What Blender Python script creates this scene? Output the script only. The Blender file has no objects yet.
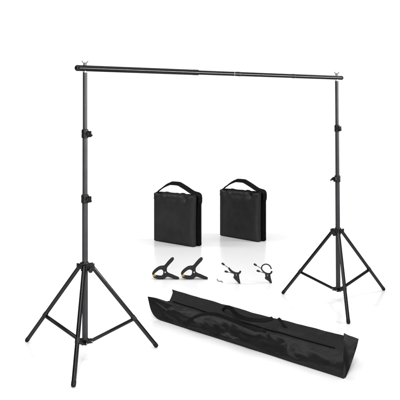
import bpy, bmesh, math, random
from mathutils import Vector, Matrix, noise

random.seed(4)
SC = bpy.context.scene
COL = SC.collection
R = math.radians
V = Vector

# ---------------------------------------------------------------- camera
EYE = 1.712                 # metres above the floor
FPX, CX, HY = 700.0, 200.0, 110.0


def at(px, py, z=0.0):
    """Point at height z seen at photo pixel (px, py)."""
    y = FPX * (EYE - z) / (py - HY)
    return V(((px - CX) / FPX * y, y, z))


cam_d = bpy.data.cameras.new("camera")
cam = bpy.data.objects.new("camera", cam_d)
COL.objects.link(cam)
cam.location = (0, 0, EYE)
cam.rotation_euler = (R(90), 0, 0)
cam_d.sensor_width = 36
cam_d.lens = FPX / 400 * 36
cam_d.shift_y = (HY - 200) / 400
cam_d.clip_end = 100
SC.camera = cam

# ---------------------------------------------------------------- materials


def new_mat(name):
    m = bpy.data.materials.new(name)
    m.use_nodes = True
    nt = m.node_tree
    nt.nodes.clear()
    return m, nt, nt.nodes, nt.links


def painted(name, col, gloss=0.05, rough=0.3, bump=0.0, scale=60.0, var=0.25):
    """Diffuse paint or fabric under a weak even gloss, with slight colour wear and a fine bump."""
    m, nt, N, L = new_mat(name)
    out = N.new("ShaderNodeOutputMaterial")
    mix = N.new("ShaderNodeMixShader")
    mix.inputs[0].default_value = gloss
    d = N.new("ShaderNodeBsdfDiffuse")
    g = N.new("ShaderNodeBsdfGlossy")
    g.inputs["Roughness"].default_value = rough
    tc = N.new("ShaderNodeTexCoord")
    nz = N.new("ShaderNodeTexNoise")
    nz.inputs["Scale"].default_value = 9.0
    nz.inputs["Detail"].default_value = 6.0
    L.new(tc.outputs["Object"], nz.inputs["Vector"])
    rp = N.new("ShaderNodeValToRGB")
    rp.color_ramp.elements[0].position = 0.3
    rp.color_ramp.elements[1].position = 0.7
    rp.color_ramp.elements[0].color = (*[c * (1 - var) for c in col], 1)
    rp.color_ramp.elements[1].color = (*[c * (1 + var) for c in col], 1)
    L.new(nz.outputs["Fac"], rp.inputs["Fac"])
    L.new(rp.outputs["Color"], d.inputs["Color"])
    if bump:
        n2 = N.new("ShaderNodeTexNoise")
        n2.inputs["Scale"].default_value = scale
        n2.inputs["Detail"].default_value = 5.0
        L.new(tc.outputs["Object"], n2.inputs["Vector"])
        b = N.new("ShaderNodeBump")
        b.inputs["Strength"].default_value = bump
        b.inputs["Distance"].default_value = 0.01
        L.new(n2.outputs["Fac"], b.inputs["Height"])
        L.new(b.outputs["Normal"], d.inputs["Normal"])
        L.new(b.outputs["Normal"], g.inputs["Normal"])
    L.new(d.outputs[0], mix.inputs[1])
    L.new(g.outputs[0], mix.inputs[2])
    L.new(mix.outputs[0], out.inputs["Surface"])
    return m


def principled(name, col, rough, metal=0.0, spec=0.5):
    m, nt, N, L = new_mat(name)
    out = N.new("ShaderNodeOutputMaterial")
    p = N.new("ShaderNodeBsdfPrincipled")
    p.inputs["Roughness"].default_value = rough
    p.inputs["Metallic"].default_value = metal
    p.inputs["Specular IOR Level"].default_value = spec
    tc = N.new("ShaderNodeTexCoord")
    nz = N.new("ShaderNodeTexNoise")
    nz.inputs["Scale"].default_value = 5.0
    nz.inputs["Detail"].default_value = 4.0
    L.new(tc.outputs["Object"], nz.inputs["Vector"])
    rp = N.new("ShaderNodeValToRGB")
    rp.color_ramp.elements[0].color = (*[c * 0.97 for c in col], 1)
    rp.color_ramp.elements[1].color = (*[min(1, c * 1.02) for c in col], 1)
    L.new(nz.outputs["Fac"], rp.inputs["Fac"])
    L.new(rp.outputs["Color"], p.inputs["Base Color"])
    L.new(p.outputs[0], out.inputs["Surface"])
    return m


M = {
    "floor": principled("white acrylic floor", (0.90, 0.90, 0.90), 0.24, spec=0.34),
    "sweep": principled("white paper", (0.90, 0.90, 0.90), 0.7, spec=0.2),
    "pole": painted("satin charcoal tube", (0.028, 0.029, 0.031), 0.040, 0.40, 0.02, 180),
    "leg": painted("gloss black tube", (0.004, 0.004, 0.0045), 0.046, 0.17, 0.02, 150),
    "bar": painted("gloss black bar", (0.003, 0.003, 0.003), 0.034, 0.20, 0.02, 150),
    "plastic": painted("black plastic", (0.008, 0.008, 0.008), 0.035, 0.35, 0.15, 120),
    "steel": principled("bright steel", (0.62, 0.62, 0.62), 0.3, 1.0),
    "nut": painted("grey zinc", (0.10, 0.10, 0.10), 0.10, 0.35),
    "screw": principled("screw steel", (0.45, 0.45, 0.45), 0.3, 1.0),
    "rubber": painted("rubber", (0.006, 0.006, 0.006), 0.02, 0.5, 0.1, 80),
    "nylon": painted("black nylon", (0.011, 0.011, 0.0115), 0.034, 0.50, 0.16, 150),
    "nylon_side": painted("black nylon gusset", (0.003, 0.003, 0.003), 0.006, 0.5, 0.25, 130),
    "web": painted("black webbing", (0.004, 0.004, 0.004), 0.010, 0.5, 0.3, 260),
    "bag": painted("charcoal oxford cloth", (0.005, 0.005, 0.0053), 0.034, 0.44, 0.10, 170),
    "lining": painted("black lining", (0.003, 0.003, 0.003), 0.006, 0.5, 0.2, 100),
    "clamp": painted("charcoal moulded nylon", (0.010, 0.010, 0.010), 0.028, 0.38, 0.2, 150),
    "pad": painted("amber plastic", (0.72, 0.42, 0.07), 0.04, 0.35, 0.1, 90),
    "arm": painted("dark steel arm", (0.10, 0.10, 0.10), 0.08, 0.3),
    "wire": painted("grey wire", (0.22, 0.22, 0.22), 0.05, 0.3),
}

# ---------------------------------------------------------------- helpers


def link(name, bm, mat, parent=None, smooth=True, angle=40):
    bmesh.ops.recalc_face_normals(bm, faces=bm.faces)
    me = bpy.data.meshes.new(name)
    bm.to_mesh(me)
    bm.free()
    me.materials.append(M[mat])
    if smooth:
        for p in me.polygons:
            p.use_smooth = True
        me.set_sharp_from_angle(angle=R(angle))
    o = bpy.data.objects.new(name, me)
    COL.objects.link(o)
    if parent is not None:
        o.parent = parent
    return o


def thing(name, loc, label, cat, group=None, rz=0.0):
    o = bpy.data.objects.new(name, None)
    o.empty_display_size = 0.1
    COL.objects.link(o)
    o.location = loc
    o.rotation_euler.z = rz
    o["label"] = label
    o["category"] = cat
    if group:
        o["group"] = group
    return o


def copy_tree(o, parent=None):
    c = o.copy()
    COL.objects.link(c)
    if parent is not None:
        c.parent = parent
    for ch in list(o.children):
        copy_tree(ch, c)
    return c


def frame(d):
    d = d.normalized()
    a = V((0, 0, 1)) if abs(d.z) < 0.9 else V((1, 0, 0))
    x = d.cross(a).normalized()
    return x, d.cross(x).normalized()


def lathe(bm, p0, d, prof, seg=24):
    """Revolve (radius, distance) pairs about the axis from p0 along d."""
    d = V(d).normalized()
    x, y = frame(d)
    rings = []
    for r, t in prof:
        c = V(p0) + d * t
        rings.append([bm.verts.new(c + (x * math.cos(k * math.tau / seg) + y * math.sin(k * math.tau / seg)) * max(r, 1e-5)) for k in range(seg)])
    for a, b in zip(rings, rings[1:]):
        for k in range(seg):
            bm.faces.new((a[k], a[(k + 1) % seg], b[(k + 1) % seg], b[k]))
    bm.faces.new(rings[0][::-1])
    bm.faces.new(rings[-1])
    return bm


def rod(bm, p0, p1, r, bev=0.002, seg=24):
    p0, p1 = V(p0), V(p1)
    ln = (p1 - p0).length
    b = min(bev, r * 0.5)
    return lathe(bm, p0, p1 - p0, [(r - b, 0), (r, b), (r, ln - b), (r - b, ln)], seg)


def box(bm, c, sx, sy, sz, bev=0.003, rot=None):
    r = bmesh.ops.create_cube(bm, size=1)
    mat = Matrix.Translation(c) @ (rot or Matrix.Identity(4)) @ Matrix.Diagonal((sx, sy, sz, 1))
    bmesh.ops.transform(bm, matrix=mat, verts=r["verts"])
    if bev:
        es = {e for v in r["verts"] for e in v.link_edges}
        bmesh.ops.bevel(bm, geom=list(es), offset=bev, segments=2, profile=0.6, affect="EDGES")
    return bm


def smooth_path(pts, n=10):
    pts = [V(p) for p in pts]
    out = []
    for i in range(len(pts) - 1):
        a, b, c, d = pts[max(i - 1, 0)], pts[i], pts[i + 1], pts[min(i + 2, len(pts) - 1)]
        for k in range(n):
            t = k / n
            out.append(0.5 * ((2 * b) + (c - a) * t + (2 * a - 5 * b + 4 * c - d) * t * t + (3 * b - a - 3 * c + d) * t ** 3))
    out.append(pts[-1])
    return out


def sweep(bm, pts, section):
    """Sweep a closed section; section(i, t) gives a list of 3-D offsets at the i-th point with tangent t."""
    rings = []
    for i, p in enumerate(pts):
        t = (pts[min(i + 1, len(pts) - 1)] - pts[max(i - 1, 0)]).normalized()
        rings.append([bm.verts.new(p + o) for o in section(i / (len(pts) - 1), t)])
    n = len(rings[0])
    for a, b in zip(rings, rings[1:]):
        for k in range(n):
            bm.faces.new((a[k], a[(k + 1) % n], b[(k + 1) % n], b[k]))
    bm.faces.new(rings[0][::-1])
    bm.faces.new(rings[-1])
    return bm


def tube(bm, pts, rad, up=(0, 1, 0), seg=12):
    def sec(u, t):
        x = V(up).cross(t).normalized()
        y = t.cross(x)
        r = rad(u) if callable(rad) else rad
        return [(x * math.cos(k * math.tau / seg) + y * math.sin(k * math.tau / seg)) * r for k in range(seg)]
    return sweep(bm, pts, sec)


def ribbon(bm, pts, wvec, width, th):
    """Flat webbing: wvec(u) or a vector gives the direction of the ribbon's width."""
    def sec(u, t):
        w = V(wvec(u) if callable(wvec) else wvec)
        w = (w - t * w.dot(t)).normalized()
        n = t.cross(w)
        a, b = width / 2 * min(1.0, 0.8 + 9 * u, 0.8 + 9 * (1 - u)), th / 2
        return [w * a * 0.96 + n * b, -w * a * 0.96 + n * b, -w * a, -w * a * 0.96 - n * b, w * a * 0.96 - n * b, w * a]
    return sweep(bm, pts, sec)


def plate(bm, outline, depth, bev=0.003):
    """Extrude an outline in the x-z plane by depth along y, centred, with softened rims."""
    vs = [bm.verts.new((x, -depth / 2, z)) for x, z in outline]
    f = bm.faces.new(vs)
    r = bmesh.ops.extrude_face_region(bm, geom=[f])
    nv = [g for g in r["geom"] if isinstance(g, bmesh.types.BMVert)]
    bmesh.ops.translate(bm, verts=nv, vec=(0, depth, 0))
    if bev:
        es = [e for e in bm.edges if abs((e.verts[0].co.y) - (e.verts[1].co.y)) < 1e-6]
        bmesh.ops.bevel(bm, geom=es, offset=bev, segments=2, profile=0.6, affect="EDGES", clamp_overlap=True)
    return bm


def closed_smooth(pts, n=4):
    pts = [V((p[0], p[1], 0)) for p in pts]
    m = len(pts)
    out = []
    for i in range(m):
        a, b, c, d = pts[i - 1], pts[i], pts[(i + 1) % m], pts[(i + 2) % m]
        for k in range(n):
            t = k / n
            q = 0.5 * ((2 * b) + (c - a) * t + (2 * a - 5 * b + 4 * c - d) * t * t + (3 * b - a - 3 * c + d) * t ** 3)
            out.append((q.x, q.y))
    return out


# ---------------------------------------------------------------- floor and sweep
bm = bmesh.new()
W0, Y0, Y1, RAD, TOP = 9.0, -5.0, 11.5, 2.0, 6.5
vs = [bm.verts.new(p) for p in ((-W0, Y0, 0), (W0, Y0, 0), (W0, Y1, 0), (-W0, Y1, 0))]
bm.faces.new(vs)
o = link("floor", bm, "floor", smooth=False)
o["kind"] = "structure"
bm = bmesh.new()
prof = [(Y1 + RAD * math.sin(a), RAD - RAD * math.cos(a)) for a in [R(90) * k / 24 for k in range(25)]] + [(Y1 + RAD, TOP)]
rows = [[bm.verts.new((x, y, z)) for x in (-W0, W0)] for y, z in prof]
for a, b in zip(rows, rows[1:]):
    bm.faces.new((a[0], a[1], b[1], b[0]))
o = link("backdrop", bm, "sweep")
o["kind"] = "structure"

# ---------------------------------------------------------------- stands
BAR_Z = 2.0
SX1, SY1 = (85 - CX) / FPX * 4.833, 4.833
SX2, SY2 = (338.2 - CX) / FPX * 6.242, 6.242


def make_stand(base, feet, label, lean, knob_dirs):
    t = thing("light_stand", base, label, "light stand", "tripod light stands")
    b = V(base)

    def ax(z):                     # the pole's axis, leaning a few millimetres
        return V((lean * (z - 0.1) / 1.9, 0, z))
    ZB, ZH, Z1, Z2, ZT = 0.105, 0.634, 1.103, 1.552, 1.972
    up = (ax(2) - ax(0)).normalized()
    o = link("lower_tube", rod(bmesh.new(), ax(ZB), ax(Z1), 0.0195), "pole", t)
    o = link("middle_tube", rod(bmesh.new(), ax(Z1 - 0.02), ax(Z2), 0.0172), "pole", t)
    o = link("upper_tube", rod(bmesh.new(), ax(Z2 - 0.02), ax(ZT), 0.0152), "pole", t)
    # spigot with its bright shoulder, the bar sits on it
    bm = lathe(bmesh.new(), ax(ZT - 0.004), up, [(0.011, 0), (0.0145, 0.001), (0.0145, 0.009), (0.008, 0.0095), (0.008, 0.064), (0.006, 0.067)], 20)
    link("spigot", bm, "steel", t)
    # wing nut above the bar
    bm = lathe(bmesh.new(), ax(2.0215), up, [(0.013, 0), (0.013, 0.004), (0.010, 0.012), (0.009, 0.018)], 18)
    for s in (-1, 1):
        rot = Matrix.Rotation(s * R(38), 4, "Y")
        c = ax(2.037) + V((s * 0.014, 0, 0.004))
        box(bm, c, 0.007, 0.006, 0.026, 0.002, rot)
    link("wing_nut", bm, "nut", t)
    # hub: ring, three ears, a side knob
    hub_b = lathe(bmesh.new(), ax(ZH - 0.03), up, [(0.022, 0), (0.028, 0.004), (0.029, 0.03), (0.034, 0.032), (0.034, 0.046), (0.026, 0.05), (0.024, 0.06), (0.0215, 0.062)], 28)
    tops = []
    for f in feet:
        d = V((f.x - b.x, f.y - b.y, 0)).normalized()
        side = V((-d.y, d.x, 0))
        rot = Matrix(((d.x, side.x, 0, 0), (d.y, side.y, 0, 0), (0, 0, 1, 0), (0, 0, 0, 1)))
        for s in (-1, 1):
            box(hub_b, ax(ZH - 0.002) + d * 0.042 + side * s * 0.0165, 0.042, 0.006, 0.038, 0.0028, rot)
        rod(hub_b, ax(ZH - 0.004) + d * 0.05 - side * 0.022, ax(ZH - 0.004) + d * 0.05 + side * 0.022, 0.005, 0.001, 10)
        tops.append(ax(ZH - 0.004) + d * 0.048)
    hub = link("hub", hub_b, "plastic", t)
    kd = V(knob_dirs[2]).normalized()
    bm = rod(bmesh.new(), ax(ZH - 0.022) + kd * 0.026, ax(ZH - 0.022) + kd * 0.05, 0.006, 0.001, 10)
    lathe(bm, ax(ZH - 0.022) + kd * 0.046, kd, [(0.012, 0), (0.017, 0.003), (0.017, 0.014), (0.013, 0.018)], 14)
    link("knob", bm, "plastic", hub)
    # lower collar where the braces meet
    bm = lathe(bmesh.new(), ax(ZB - 0.012), up, [(0.012, 0), (0.021, 0.004), (0.0255, 0.012), (0.0255, 0.04), (0.022, 0.044), (0.0205, 0.046)], 26)
    for f in feet:
        d = V((f.x - b.x, f.y - b.y, 0)).normalized()
        side = V((-d.y, d.x, 0))
        rot = Matrix(((d.x, side.x, 0, 0), (d.y, side.y, 0, 0), (0, 0, 1, 0), (0, 0, 0, 1)))
        for s in (-1, 1):
            box(bm, ax(ZB + 0.008) + d * 0.034 + side * s * 0.0135, 0.034, 0.004, 0.026, 0.0015, rot)
    link("lower_collar", bm, "plastic", t)
    # legs, each with a rubber foot, and the braces
    for f, top in zip(feet, tops):
        fl = f - b
        end = V((fl.x, fl.y, 0.0))
        dd = (end - top).normalized()
        lg = link("leg", rod(bmesh.new(), top - dd * 0.012, end - dd * 0.03, 0.0142, 0.003), "leg", t)
        # foot: sleeve and tip, cut where it meets the floor
        tip = end - dd * 0.012
        bm = lathe(bmesh.new(), tip - dd * 0.03, dd, [(0.0138, 0), (0.0156, 0.002), (0.0156, 0.024), (0.013, 0.033), (0.008, 0.0345)], 20)
        for v in bm.verts:
            v.co.z = max(v.co.z, 0.0005)
        link("rubber_foot", bm, "rubber", lg)
        # brace from collar to about six tenths down the leg
        hd = V((fl.x, fl.y, 0)).normalized()
        a = ax(ZB + 0.008) + hd * 0.045
        q = top + (end - top) * 0.628
        e = q - V((0, 0, 0.008))
        w = V((-hd.y, hd.x, 0))
        n = (e - a).normalized().cross(w)
        bm = bmesh.new()
        m = Matrix.Identity(4)
        ux = (e - a).normalized()
        rot = Matrix(((ux.x, w.x, n.x, 0), (ux.y, w.y, n.y, 0), (ux.z, w.z, n.z, 0), (0, 0, 0, 1)))
        ln = (e - a).length
        box(bm, (a + e) / 2, ln + 0.02, 0.024, 0.019, 0.005, rot)
        br = link("brace", bm, "leg", t)
        bm = rod(bmesh.new(), a - w * 0.021, a + w * 0.021, 0.0048, 0.001, 10)
        link("rivet", bm, "screw", br)
        # clip round the leg where the brace is pinned
        bm = lathe(bmesh.new(), q - dd * 0.018, dd, [(0.0145, 0), (0.0165, 0.002), (0.0165, 0.034), (0.0145, 0.036)], 18)
        link("brace_clip", bm, "plastic", br)
    # locking collars with their clamp screws
    for z, kd, r in ((Z1, knob_dirs[0], 0.0195), (Z2, knob_dirs[1], 0.0172)):
        kd = V(kd).normalized()
        bm = lathe(bmesh.new(), ax(z - 0.034), up, [(r + 0.001, 0), (r + 0.006, 0.003), (r + 0.0065, 0.028), (r + 0.004, 0.031), (r + 0.0065, 0.034), (r + 0.006, 0.056), (r - 0.001, 0.062)], 26)
        side = V((-kd.y, kd.x, 0))
        rot = Matrix(((kd.x, side.x, 0, 0), (kd.y, side.y, 0, 0), (0, 0, 1, 0), (0, 0, 0, 1)))
        for s in (-1, 1):
            box(bm, ax(z - 0.006) + kd * (r + 0.014) + side * s * 0.008, 0.026, 0.007, 0.042, 0.002, rot)
        co = link("locking_collar", bm, "plastic", t)
        kp = ax(z - 0.006) + kd * (r + 0.016)
        bm = rod(bmesh.new(), kp - side * 0.018, kp + side * 0.016, 0.0045, 0.001, 12)
        link("clamp_screw", bm, "screw", co)
        bm = lathe(bmesh.new(), kp - side * 0.018, -side, [(0.008, 0), (0.0105, 0.004), (0.0105, 0.01), (0.008, 0.012)], 16)
        rot2 = rot @ Matrix.Rotation(R(28), 4, "Y")
        box(bm, kp - side * 0.023 + V((0, 0, 0.002)) + kd * 0.012, 0.052, 0.009, 0.013, 0.003, rot2)
        link("knob", bm, "plastic", co)
    return t


feet1 = [at(26, 341.6), at(157.6, 347.3), at(73.2, 388.0)]
feet2 = [at(282, 294), at(384.5, 290.2), at(348.6, 324.3)]
make_stand((SX1, SY1, 0), feet1, "nearer black tripod stand carrying the thick end of the crossbar", 0.0,
           [(0.9, -0.45, 0), (0.9, -0.3, 0), (0.8, -0.6, 0)])
make_stand((SX2, SY2, 0), feet2, "farther black tripod stand with one foot right behind the carry bag", -0.013,
           [(-0.75, -0.7, 0), (0.55, -0.85, 0), (-0.7, -0.7, 0)])

# ---------------------------------------------------------------- crossbar
P1, P2 = V((SX1, SY1, BAR_Z)), V((SX2 - 0.013, SY2, BAR_Z))
BD = (P2 - P1).normalized()
cb = thing("crossbar", (P1.x, P1.y, BAR_Z), "long black telescopic crossbar resting across the tops of both stands", "crossbar")


def bar_t(px):
    k = (px - CX) / FPX
    d = P2 - P1
    return (P1.y * k - P1.x) / (d.x - d.y * k) * d.length


secs = [(bar_t(77.4), bar_t(196), 0.0205), (bar_t(195), bar_t(239), 0.0165), (bar_t(238), bar_t(294), 0.0165), (bar_t(293), bar_t(341.8), 0.0172)]
for a, b_, r in secs:
    link("bar_section", rod(bmesh.new(), BD * a, BD * b_, r, 0.004, 32), "bar", cb)
a, r = secs[0][0], secs[0][2]
link("end_cap", lathe(bmesh.new(), BD * (a + 0.012), -BD, [(r + 0.0004, 0), (r + 0.0004, 0.016), (r - 0.004, 0.024), (r - 0.012, 0.029)], 32), "bar", cb)
b_, r = secs[3][1], secs[3][2]
link("end_cap", lathe(bmesh.new(), BD * (b_ - 0.014), BD, [(r + 0.0004, 0), (r + 0.0004, 0.014), (r - 0.003, 0.02), (r - 0.01, 0.022)], 32), "rubber", cb)
for px, r, ln, mt in ((195.5, 0.0212, 0.05, "bar"), (233.5, 0.0178, 0.010, "arm"), (239, 0.0178, 0.03, "plastic"), (293.5, 0.0180, 0.026, "plastic")):
    tt = bar_t(px)
    link("joint_collar", lathe(bmesh.new(), BD * (tt - ln / 2), BD, [(r - 0.003, 0), (r, 0.002), (r, ln - 0.002), (r - 0.003, ln)], 30), mt, cb)
tt = bar_t(237)
bm = rod(bmesh.new(), BD * tt + V((0, 0, 0.0165)), BD * tt + V((0, 0, 0.0205)), 0.003, 0.001, 12)
link("spring_button", bm, "arm", cb)

# ---------------------------------------------------------------- sandbags


def soft_box(w, h, th, rad, bulge, cuts=26, seed=0.0, crease=0.006):
    """A stuffed pouch: rounded box, fuller in the middle, creased towards its seams. Base at z = 0."""
    bm = bmesh.new()
    bmesh.ops.create_cube(bm, size=2)
    bmesh.ops.subdivide_edges(bm, edges=bm.edges[:], cuts=cuts, use_grid_fill=True)
    hx, hy, hz = w / 2, th / 2, h / 2
    for v in bm.verts:
        u = V(v.co)
        p = V((u.x * hx, u.y * hy, u.z * hz))
        q = V((max(-hx + rad, min(hx - rad, p.x)), max(-hy + rad, min(hy - rad, p.y)), max(-hz + rad, min(hz - rad, p.z))))
        d = p - q
        if d.length > 1e-9:
            m = max(abs(d.x), abs(d.y), abs(d.z))
            p = q + d.normalized() * m
        fx, fz = 1 - abs(u.x) ** 2.5, 1 - abs(u.z) ** 2.5
        s = 1 if u.y > 0 else -1
        if abs(u.y) > 0.6:
            p.y += s * bulge * (fx * fz) ** 0.5
            n1 = noise.noise(V((p.x * 11 + seed, s * 3.0, p.z * 2.2)))
            n2 = noise.noise(V((p.x * 16 + p.z * 6 + seed, s * 7.0, p.z * 10 - p.x * 5)))
            n3 = 1 - abs(noise.noise(V((p.x * 11 + seed * 2, s * 5.0, p.z * 5 + 4))))
            p.y += s * 0.016 * noise.noise(V((p.x * 4.2 + seed * 3, s * 9.0, p.z * 3.6))) * min(1, 3 * (1 - abs(u.x)), 3 * (1 - abs(u.z)))
            top = max(0.0, (u.z - 0.55) / 0.45)
            p.y += s * (n1 * crease * (0.5 + 1.8 * top) + n2 * crease * 0.35 + (n3 - 0.8) * crease * 0.8) * min(1, 4 * (1 - abs(u.x)) + 0.15)
        if abs(u.y) > 0.6:
            pk = math.exp(-((u.z - 0.84) / 0.10) ** 2)
            p.y += s * pk * 0.026 * noise.noise(V((p.x * 21 + seed, 2.0, p.z * 5))) - s * 0.006 * math.exp(-((u.z - 0.86) / 0.025) ** 2)
        if abs(u.z) > 0.6:
            p.z += (1 if u.z > 0 else -0.0) * noise.noise(V((p.x * 9 + seed, 1.0, 2.0))) * 0.006
        if abs(u.x) > 0.6:
            p.x += (1 if u.x > 0 else -1) * (-0.006 * (1 - u.z * u.z) + noise.noise(V((p.z * 7 + seed, 3.3, u.x))) * 0.004)
        p.z += hz
        v.co = p
    return bm


BW, BH = 0.700, 0.632


def make_sandbag():
    t = thing("sandbag", (0, 0, 0), "", "sandbag", "sandbags")
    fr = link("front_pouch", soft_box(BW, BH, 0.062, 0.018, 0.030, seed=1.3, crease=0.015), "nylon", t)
    fr.location = (0, -0.040, 0)
    # piping round the front panel
    loop = []
    hx, r0 = BW / 2 - 0.011, 0.014
    for cx_, cz_, a0 in ((hx - r0, BH - 0.006 - r0, 0), (-hx + r0, BH - 0.006 - r0, 90), (-hx + r0, 0.006 + r0, 180), (hx - r0, 0.006 + r0, 270)):
        for k in range(7):
            a = R(a0 + 15 * k)
            loop.append(V((cx_ + r0 * math.cos(a), -0.026, cz_ + r0 * math.sin(a))))
    loop.append(loop[0])
    link("piping", tube(bmesh.new(), loop, 0.003, (0, 1, 0), 8), "nylon", fr)
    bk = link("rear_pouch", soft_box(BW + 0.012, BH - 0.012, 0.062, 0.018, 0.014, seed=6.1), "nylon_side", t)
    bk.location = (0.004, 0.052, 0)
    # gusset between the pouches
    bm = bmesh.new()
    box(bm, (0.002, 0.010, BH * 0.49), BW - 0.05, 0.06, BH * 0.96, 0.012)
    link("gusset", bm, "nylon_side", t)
    # flap that folds over both pouches
    bm = bmesh.new()
    nx, prof = 60, [(-0.048, 0.602), (-0.056, 0.626), (-0.050, 0.638), (-0.030, 0.647), (0.0, 0.651), (0.030, 0.647), (0.062, 0.632), (0.080, 0.598), (0.084, 0.545)]
    rows = []
    for (y, z) in prof:
        row = []
        for i in range(nx + 1):
            x = (i / nx - 0.5) * (BW - (0.06 if y < -0.04 else 0.01))
            w = noise.noise(V((x * 15, y * 7, 4.2))) * 0.011 + noise.noise(V((x * 34, y * 16, 1.2))) * 0.006
            row.append(bm.verts.new((x, y - 0.004 + w * 0.8, z - 0.006 + w * (1.2 if abs(y) < 0.06 else 0.5) - 0.01 * (2 * abs(x) / BW) ** 6)))
        rows.append(row)
    for a, b in zip(rows, rows[1:]):
        for i in range(nx):
            bm.faces.new((a[i], a[i + 1], b[i + 1], b[i]))
    bmesh.ops.solidify(bm, geom=bm.faces[:], thickness=0.005)
    link("top_flap", bm, "nylon", t)
    # webbing handle from end to end
    pts = smooth_path([(-0.338, -0.03, 0.590), (-0.328, -0.03, 0.630), (-0.275, -0.03, 0.664), (-0.185, -0.025, 0.722), (-0.105, -0.015, 0.758), (-0.07, -0.01, 0.766),
                       (0.035, -0.01, 0.767), (0.075, -0.008, 0.757), (0.165, 0.0, 0.718), (0.265, 0.015, 0.668), (0.345, 0.03, 0.648), (0.366, 0.034, 0.612), (0.368, 0.034, 0.54)], 10)
    hd = link("handle", ribbon(bmesh.new(), pts, (0.1, 0.8, 0.62), 0.066, 0.007), "web", t)
    bm = bmesh.new()
    box(bm, (0.370, 0.034, 0.60), 0.012, 0.06, 0.03, 0.003)
    link("strap_stitching_patch", bm, "web", hd)
    bm = bmesh.new()
    box(bm, (-0.345, -0.03, 0.605), 0.012, 0.056, 0.03, 0.003)
    link("strap_stitching_patch", bm, "web", hd)
    # side webbing running down the end
    bm = ribbon(bmesh.new(), smooth_path([(0.361, 0.050, 0.57), (0.361, 0.050, 0.33), (0.361, 0.050, 0.05)], 6), (0, 1, 0), 0.032, 0.004)
    link("side_webbing", bm, "web", t)
    return t


def place_bag(o, bl, br, label):
    a, b = at(*bl), at(*br)
    c = (a + b) / 2
    d = (b - a).normalized()
    n = V((-d.y, d.x, 0))
    o.location = c + n * 0.075
    o.rotation_euler.z = math.atan2(d.y, d.x)
    o["label"] = label


sb = make_sandbag()
sb2 = copy_tree(sb)
place_bag(sb, (153.0, 240.6), (193.6, 247.5), "black nylon sandbag with arched handle standing behind the two spring clamps")
place_bag(sb2, (218.4, 235.4), (259.2, 242.6), "black nylon sandbag with arched handle standing behind the two ring clips")

# ---------------------------------------------------------------- spring clamps


def make_clamp():
    t = thing("spring_clamp", (0, 0, 0), "", "spring clamp", "spring clamps")
    k = 1 / 11.43 / 98.7
    ox, oz = 235, 273.0

    def tr(pts):
        return [((x - ox) * k, (oz - z) * k) for x, z in pts]
    upper = [(82, 213), (86, 196), (104, 172), (132, 148), (160, 131), (190, 124), (214, 122), (232, 108), (256, 78), (286, 46), (306, 30), (322, 29), (331, 40),
             (326, 56), (300, 86), (272, 116), (252, 144), (250, 168), (246, 196), (228, 204), (212, 192), (206, 174), (190, 163), (168, 165), (146, 178), (122, 198), (104, 216), (92, 222)]
    lower = [(92, 240), (104, 232), (128, 234), (156, 238), (184, 240), (200, 230), (208, 208), (212, 186), (226, 174), (244, 178), (256, 198), (278, 212), (310, 224), (350, 242),
             (382, 256), (389, 266), (378, 273), (356, 271), (320, 262), (284, 250), (262, 244), (244, 250), (226, 264), (204, 272), (176, 273), (150, 266), (124, 260), (102, 254)]
    up = link("upper_lever", plate(bmesh.new(), closed_smooth(tr(upper), 3), 0.040, 0.004), "clamp", t)
    lo = link("lower_lever", plate(bmesh.new(), closed_smooth(tr(lower), 3), 0.050, 0.004), "clamp", t)
    # ribs moulded on the grips
    bm = bmesh.new()
    (x0, z0), (x1, z1) = tr([(246, 106), (308, 44)])
    rot = Matrix.Rotation(-math.atan2(z1 - z0, x1 - x0), 4, "Y")
    box(bm, ((x0 + x1) / 2, -0.0208, (z0 + z1) / 2), math.hypot(x1 - x0, z1 - z0), 0.004, 0.007, 0.0015, rot)
    link("grip_rib", bm, "clamp", up)
    bm = bmesh.new()
    (x0, z0), (x1, z1) = tr([(272, 228), (372, 263)])
    rot = Matrix.Rotation(-math.atan2(z1 - z0, x1 - x0), 4, "Y")
    box(bm, ((x0 + x1) / 2, -0.0258, (z0 + z1) / 2), math.hypot(x1 - x0, z1 - z0), 0.004, 0.006, 0.0015, rot)
    link("grip_rib", bm, "clamp", lo)
    # amber swivel pads
    link("jaw_pad", plate(bmesh.new(), tr([(82, 216), (92, 222), (103, 219), (110, 224), (100, 230), (86, 226)]), 0.044, 0.002), "pad", up)
    link("jaw_pad", plate(bmesh.new(), tr([(86, 230), (96, 232), (120, 229), (124, 235), (106, 239), (91, 240)]), 0.054, 0.002), "pad", lo)
    # pivot pin and spring
    (px, pz), = tr([(232, 190)])
    bm = lathe(bmesh.new(), (px, -0.032, pz), (0, 1, 0), [(0.004, 0), (0.0075, 0.002), (0.0075, 0.006), (0.0045, 0.006), (0.0045, 0.06), (0.006, 0.062), (0.004, 0.064)], 16)
    link("pivot_pin", bm, "steel", t)
    (sx, sz), = tr([(222, 196)])
    coil = [V((px + 0.0125 * math.cos(a), -0.018 + 0.036 * a / (math.tau * 5), pz + 0.0125 * math.sin(a))) for a in [math.tau * i / 20 for i in range(101)]]
    link("spring", tube(bmesh.new(), coil, 0.0022, (0, 1, 0), 8), "screw", t)
    return t


c1 = make_clamp()
c2 = copy_tree(c1)
cx0 = 145 + 235 / 11.43
yb = 278.9
c1.location = at(cx0, yb)
c2.location = at(cx0 + 28.8, yb)
c1["label"] = "black spring clamp with amber jaw tips, the outer one beside the carry bag's open end"
c2["label"] = "black spring clamp with amber jaw tips, next to the broken ring clip"

# ---------------------------------------------------------------- ring clips


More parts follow.
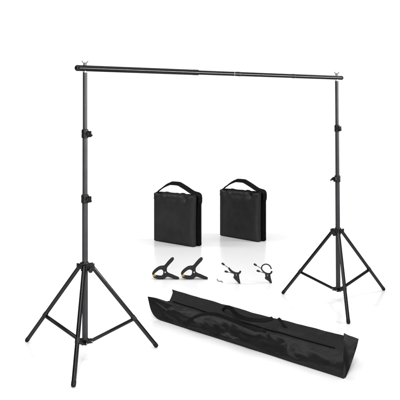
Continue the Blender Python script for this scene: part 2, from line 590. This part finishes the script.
def make_ring_clip(ox, oy, label, arc, arc_r, body, lev_up, lev_lo):
    """Built in its own plane; pixel outlines become metres about the foot of the clip."""
    p0 = at(ox, oy)
    k = 1 / (FPX / p0.y)

    def q(p, y=0.0):
        return V(((p[0] - ox) * k, y, (oy - p[1]) * k))
    t = thing("ring_clip", p0, label, "ring clip", "backdrop ring clips")
    link("ring", tube(bmesh.new(), smooth_path([q(p) for p in arc], 8), arc_r, (0, 1, 0), 14), "plastic", t)
    link("clip_body", plate(bmesh.new(), [(q(p).x, q(p).z) for p in closed_smooth(body, 3)], 0.026, 0.003), "plastic", t)
    for name, (a, b, mt), yy in (("lever", lev_up, 0.006), ("lever", lev_lo, -0.006)):
        lv = link(name, rod(bmesh.new(), q(a, yy), q(b, yy), 0.0036, 0.001, 12), mt, t)
        d = (q(b) - q(a)).normalized()
        bm = lathe(bmesh.new(), q(b, yy) - d * 0.016, d, [(0.005, 0), (0.0085, 0.003), (0.0100, 0.022), (0.0095, 0.030), (0.007, 0.033)], 14)
        link("grip", bm, "plastic", lv)
    pv = q(((body[0][0] + body[1][0]) / 2, (body[0][1] + body[1][1]) / 2 + 1.6))
    bm = rod(bmesh.new(), pv - V((0, 0.017, 0)), pv + V((0, 0.017, 0)), 0.005, 0.001, 12)
    link("pivot_pin", bm, "screw", t)
    return t


make_ring_clip(239.6, 283.4, "broken black ring clip whose ring is only a short hooked arc", [(228.7, 267.8), (230.2, 270.0), (232.4, 271.9), (235.2, 273.2), (237.8, 273.5), (239.6, 272.7), (240.6, 270.9)],
               lambda u: 0.0085 + 0.004 * math.sin(u * math.pi),
               [(234.0, 273.0), (238.6, 273.0), (239.2, 277.0), (240.4, 283.4), (238.9, 283.4), (236.6, 281.0), (233.4, 277.6), (234.0, 276.0)],
               ((231.0, 269.8), (223.2, 264.2), "arm"), ((234.5, 273.6), (226.3, 271.5), "arm"))
make_ring_clip(271.2, 282.9, "black ring clip with an almost complete round ring above its jaw", [(271.3, 269.0), (270.2, 266.4), (268.0, 264.6), (265.4, 264.2), (263.0, 265.2), (261.6, 267.4), (262.0, 269.8), (264.0, 272.0), (266.6, 273.4), (269.2, 273.8), (271.0, 273.0), (271.9, 271.2)],
               lambda u: 0.0062 + 0.0055 * max(0.0, u - 0.45),
               [(265.2, 273.4), (269.8, 273.6), (270.6, 277.0), (271.9, 282.9), (270.3, 282.9), (268.0, 280.6), (265.0, 278.6), (265.4, 276.4)],
               ((262.2, 269.2), (255.4, 264.9), "arm"), ((266.0, 273.6), (258.3, 270.9), "arm"))

# short loose wire on the floor
wp = smooth_path([at(217.2, 278.8, 0.004), at(217.9, 280.4, 0.004), at(219.6, 281.3, 0.004), at(221.3, 281.0, 0.004), at(222.6, 282.4, 0.004)], 8)
o0 = wp[0].copy()
bm = tube(bmesh.new(), [p - V((o0.x, o0.y, 0)) for p in wp], 0.0042, (0, 0, 1), 10)
w = link("wire_hook", bm, "wire")
w.location = (o0.x, o0.y, 0)
w["label"] = "short bent piece of grey wire lying flat on the white floor"
w["category"] = "wire"

# ---------------------------------------------------------------- carry bag
A0, A1 = at(160.0, 320.3), at(343.0, 378.6)
AD = (A1 - A0)
AL = AD.length
AD.normalize()
AM = V((0.247, 0.969, 0)).normalized()
bag = thing("carry_bag", (A0.x, A0.y, 0), "long black carry bag with strap handles lying slantwise on the floor", "carry bag")

SEC = smooth_path([(0.0, 0.001, 0), (-0.004, 0.02, 0), (0.004, 0.055, 0), (0.026, 0.098, 0), (0.07, 0.128, 0), (0.14, 0.144, 0), (0.23, 0.156, 0),
                   (0.31, 0.166, 0), (0.342, 0.163, 0), (0.372, 0.11, 0), (0.385, 0.05, 0), (0.375, 0.001, 0)], 7)


def facet(x, y, seed):
    """Piecewise flat relief on a triangular lattice: flat facets that meet in sharp creases."""
    k = 0.366 * (x + y)
    gx, gy = x + k, y + k
    ix, iy = math.floor(gx), math.floor(gy)
    fx, fy = gx - ix, gy - iy

    def h(a, b):
        return random.Random((a * 7349 + b * 9151 + seed * 31) & 0xFFFFFF).uniform(-1, 1)
    if fx > fy:
        return h(ix, iy) * (1 - fx) + h(ix + 1, iy) * (fx - fy) + h(ix + 1, iy + 1) * fy
    return h(ix, iy) * (1 - fy) + h(ix, iy + 1) * (fy - fx) + h(ix + 1, iy + 1) * fx


def fold(u, v):
    """Crumples: flat facets of cloth with sharp creases between them, larger and smaller."""
    wu = u + 0.035 * noise.noise(V((u * 6, v * 6, 1.0)))
    wv = v + 0.035 * noise.noise(V((u * 6, v * 6, 7.0)))
    a = noise.noise(V((u * 4.2 + v * 3.0, v * 6.0 - u * 1.2, 0.3)))
    c = facet(wu * 6.5 - wv * 3.0, wv * 8.0 + wu * 1.5, 3)
    e = facet(wu * 13 + wv * 7.0, wv * 19 - wu * 3, 11)
    f = noise.noise(V((u * 34, v * 38, 2.1)))
    return a * 0.008 + c * 0.017 + e * 0.0055 + f * 0.0008


def mouth(v):
    """How far the open end's rim is pulled out (to a point in front) or set back, round the section."""
    if v < 0.285:
        return -0.172 * (v / 0.285) ** 0.85
    if v < 0.36:
        return -0.172 + 0.24 * ((v - 0.285) / 0.075) ** 0.8
    return 0.068 * math.cos(min(1.0, (v - 0.36) / 0.36) * math.pi / 2)


def bag_pt(u, i, lift=0.0):
    """u metres along the bag, i index round the section."""
    s, z, _ = SEC[int(i)]
    n = len(SEC) - 1
    a, b = SEC[max(int(i) - 1, 0)], SEC[min(int(i) + 1, n)]
    tx, tz = b[0] - a[0], b[1] - a[1]
    ln = math.hypot(tx, tz) or 1
    nx_, nz_ = -tz / ln, tx / ln
    v = i / n
    env = min(1.0, v * 7, (1 - v) * 6)
    env *= min(1, max(0.0, u - 0.02) / 0.14, 0.3 + max(0, (AL - u)) / 0.1)
    ridge = 1 - 0.75 * math.exp(-((v - 0.70) / 0.09) ** 2) - 0.8 * math.exp(-((v - 0.43) / 0.04) ** 2)
    d = fold(u, v * 0.7) * env * ridge + lift
    sag = 1.0 - 0.05 * math.sin(math.pi * min(max(u / AL, 0), 1)) + 0.02 * noise.noise(V((u * 2.5, 1.7, 0)))
    z += 0.050 * math.exp(-((v - 0.285) / 0.075) ** 2) * max(0.0, 1 - u / 0.16)
    u = u + mouth(v) * max(0.0, 1 - u / 0.45) ** 1.3
    return AD * u + AM * (s + nx_ * d) + V((0, 0, max(0.001, z * sag + nz_ * d)))


bm = bmesh.new()
NU = 380
rows = []
for k in range(NU + 1):
    u = AL * k / NU
    rows.append([bm.verts.new(bag_pt(u, i)) for i in range(len(SEC))])
for a, b in zip(rows, rows[1:]):
    for i in range(len(SEC) - 1):
        bm.faces.new((a[i], a[i + 1], b[i + 1], b[i]))
    bm.faces.new((a[-1], a[0], b[0], b[-1]))
for row in (rows[-1],):
    bm.faces.new(row)
body = link("bag_body", bm, "bag", bag, angle=25)

def sheet(name, left, right, mat, th=0.006, ns=22, nt=14, wob=0.006, sag=0.0, parent=bag):
    """Cloth panel between two curves that run from its foot to its top."""
    L_, R_ = smooth_path(left, 12), smooth_path(right, 12)

    def pick(c, t):
        f = t * (len(c) - 1)
        i = min(int(f), len(c) - 2)
        return c[i].lerp(c[i + 1], f - i)
    bm = bmesh.new()
    rows = []
    for j in range(nt + 1):
        t = j / nt
        a, b = pick(L_, t), pick(R_, t)
        row = []
        for i in range(ns + 1):
            s = i / ns
            p = a.lerp(b, s) - V((bag.location.x, bag.location.y, 0))
            w = noise.noise(p * 9) * wob * math.sin(math.pi * s)
            p = p + V((0.3 * w, -w, w)) - V((0, 0, sag * math.sin(math.pi * s) * t))
            p.z = max(p.z, 0.002)
            row.append(bm.verts.new(p))
        rows.append(row)
    for a, b in zip(rows, rows[1:]):
        for i in range(ns):
            bm.faces.new((a[i], a[i + 1], b[i + 1], b[i]))
    bmesh.ops.remove_doubles(bm, verts=bm.verts[:], dist=0.0004)
    bmesh.ops.recalc_face_normals(bm, faces=bm.faces[:])
    bmesh.ops.solidify(bm, geom=bm.faces[:], thickness=th)
    return link(name, bm, mat, parent, angle=50)


# far side of the open end
sheet("lining", [at(163.5, 309.2, 0.002), at(161.0, 306.0, 0.03), at(157.5, 303.2, 0.06)],
      [at(171.0, 308.2, 0.002), at(170.0, 305.0, 0.05), at(169.2, 300.8, 0.10)], "lining", sag=0.0)
# gusset panel standing out at the other end
sheet("end_panel", [at(342.6, 378.6, 0.002), at(342.4, 365.0, 0.06), at(342.6, 350.0, 0.125), at(344.2, 333.0, 0.190)],
      [at(345.6, 377.6, 0.002), at(350.0, 367.5, 0.035), at(355.6, 351.0, 0.10), at(357.8, 343.0, 0.145), at(358.6, 338.8, 0.165)], "bag", th=0.008, wob=0.012)

# zip running the length of the top
n_i = 33
bm = ribbon(bmesh.new(), [bag_pt(AL * (0.03 + 0.93 * k / 120), n_i, 0.0025) for k in range(121)], AM, 0.010, 0.004)
zp = link("zip", bm, "web", bag)


def loc(px, py, z):
    return at(px, py, z) - V((bag.location.x, bag.location.y, 0))


# strap along the front, and the second loop standing at the back edge
pts = smooth_path([loc(188, 321.5, 0.100), loc(196, 316.5, 0.140), loc(206, 313.8, 0.162), loc(216, 314.4, 0.172), loc(226, 317.6, 0.176), loc(236, 321.6, 0.172), loc(246, 326.2, 0.166), loc(255, 329.4, 0.160), loc(261, 329.8, 0.160), loc(266, 331.6, 0.142)], 10)
h1 = link("strap_handle", ribbon(bmesh.new(), pts, lambda u: AM * 0.8 + V((0, 0, 0.7)), 0.026, 0.006), "web", bag)
pts = smooth_path([loc(221, 311.5, 0.130), loc(225.6, 307.6, 0.182), loc(229.6, 307.6, 0.195), loc(232.6, 310.4, 0.188), loc(238, 315.4, 0.182), loc(246, 318.6, 0.186), loc(256, 320.2, 0.190), loc(265, 320.2, 0.196), loc(272.8, 318.2, 0.206)], 10)
link("strap_handle", ribbon(bmesh.new(), pts, lambda u: AM * 0.75 + V((0, 0, 0.6)), 0.030, 0.006), "web", bag)
pts = smooth_path([loc(278.4, 318.2, 0.206), loc(280.6, 320.4, 0.196), loc(283.0, 323.6, 0.180), loc(286.5, 328.0, 0.160)], 8)
link("strap_end", ribbon(bmesh.new(), pts, lambda u: V((1, 0.2, 0.1)), 0.020, 0.006), "web", bag)

# ---------------------------------------------------------------- light: a white studio
w = bpy.data.worlds.new("World")
SC.world = w
w.use_nodes = True
bg = w.node_tree.nodes["Background"]
bg.inputs["Color"].default_value = (1, 1, 1, 1)
bg.inputs["Strength"].default_value = 0.12


def softbox(name, pos, target, sx, sy, power, spread=None):
    d = bpy.data.lights.new(name, "AREA")
    d.shape = "RECTANGLE"
    d.size, d.size_y = sx, sy
    d.energy = power
    if spread:
        d.spread = R(spread)
    o = bpy.data.objects.new(name, d)
    COL.objects.link(o)
    o.location = pos
    o.rotation_euler = (V(target) - V(pos)).to_track_quat("-Z", "Y").to_euler()
    return o


for lx in (-4.2, -2.1, 0.0, 2.1, 4.2):
    softbox("overhead_strip", (lx, 5.5, 6.5), (lx, 5.501, 0), 0.30, 9, 79)
softbox("top_strip", (-0.1, 1.0, 5.2), (0.1, 5.2, 0.3), 0.2, 2.0, 75)
softbox("front_softbox", (-0.4, -1.2, 3.0), (0, 5.8, 0.9), 0.75, 0.75, 125)
softbox("camera_strip", (-0.75, -0.2, 2.2), (-0.4, 5.2, 1.0), 0.2, 4.0, 60)
softbox("camera_strip", (0.75, -0.2, 2.2), (0.6, 5.2, 1.0), 0.2, 4.0, 40)
softbox("side_strip", (4.7, 3.7, 2.05), (0.2, 5.2, 2.0), 5.0, 0.36, 75, 60)
softbox("backdrop_light", (-5.5, 8.5, 5.6), (-1.5, 13.5, 1.6), 3, 2, 235)
softbox("backdrop_light", (5.5, 8.5, 5.6), (1.5, 13.5, 1.6), 3, 2, 235)

SC.view_settings.view_transform = "Standard"
SC.view_settings.look = "None"
SC.view_settings.exposure = 0
SC.view_settings.gamma = 1
SC.render.engine = "CYCLES"
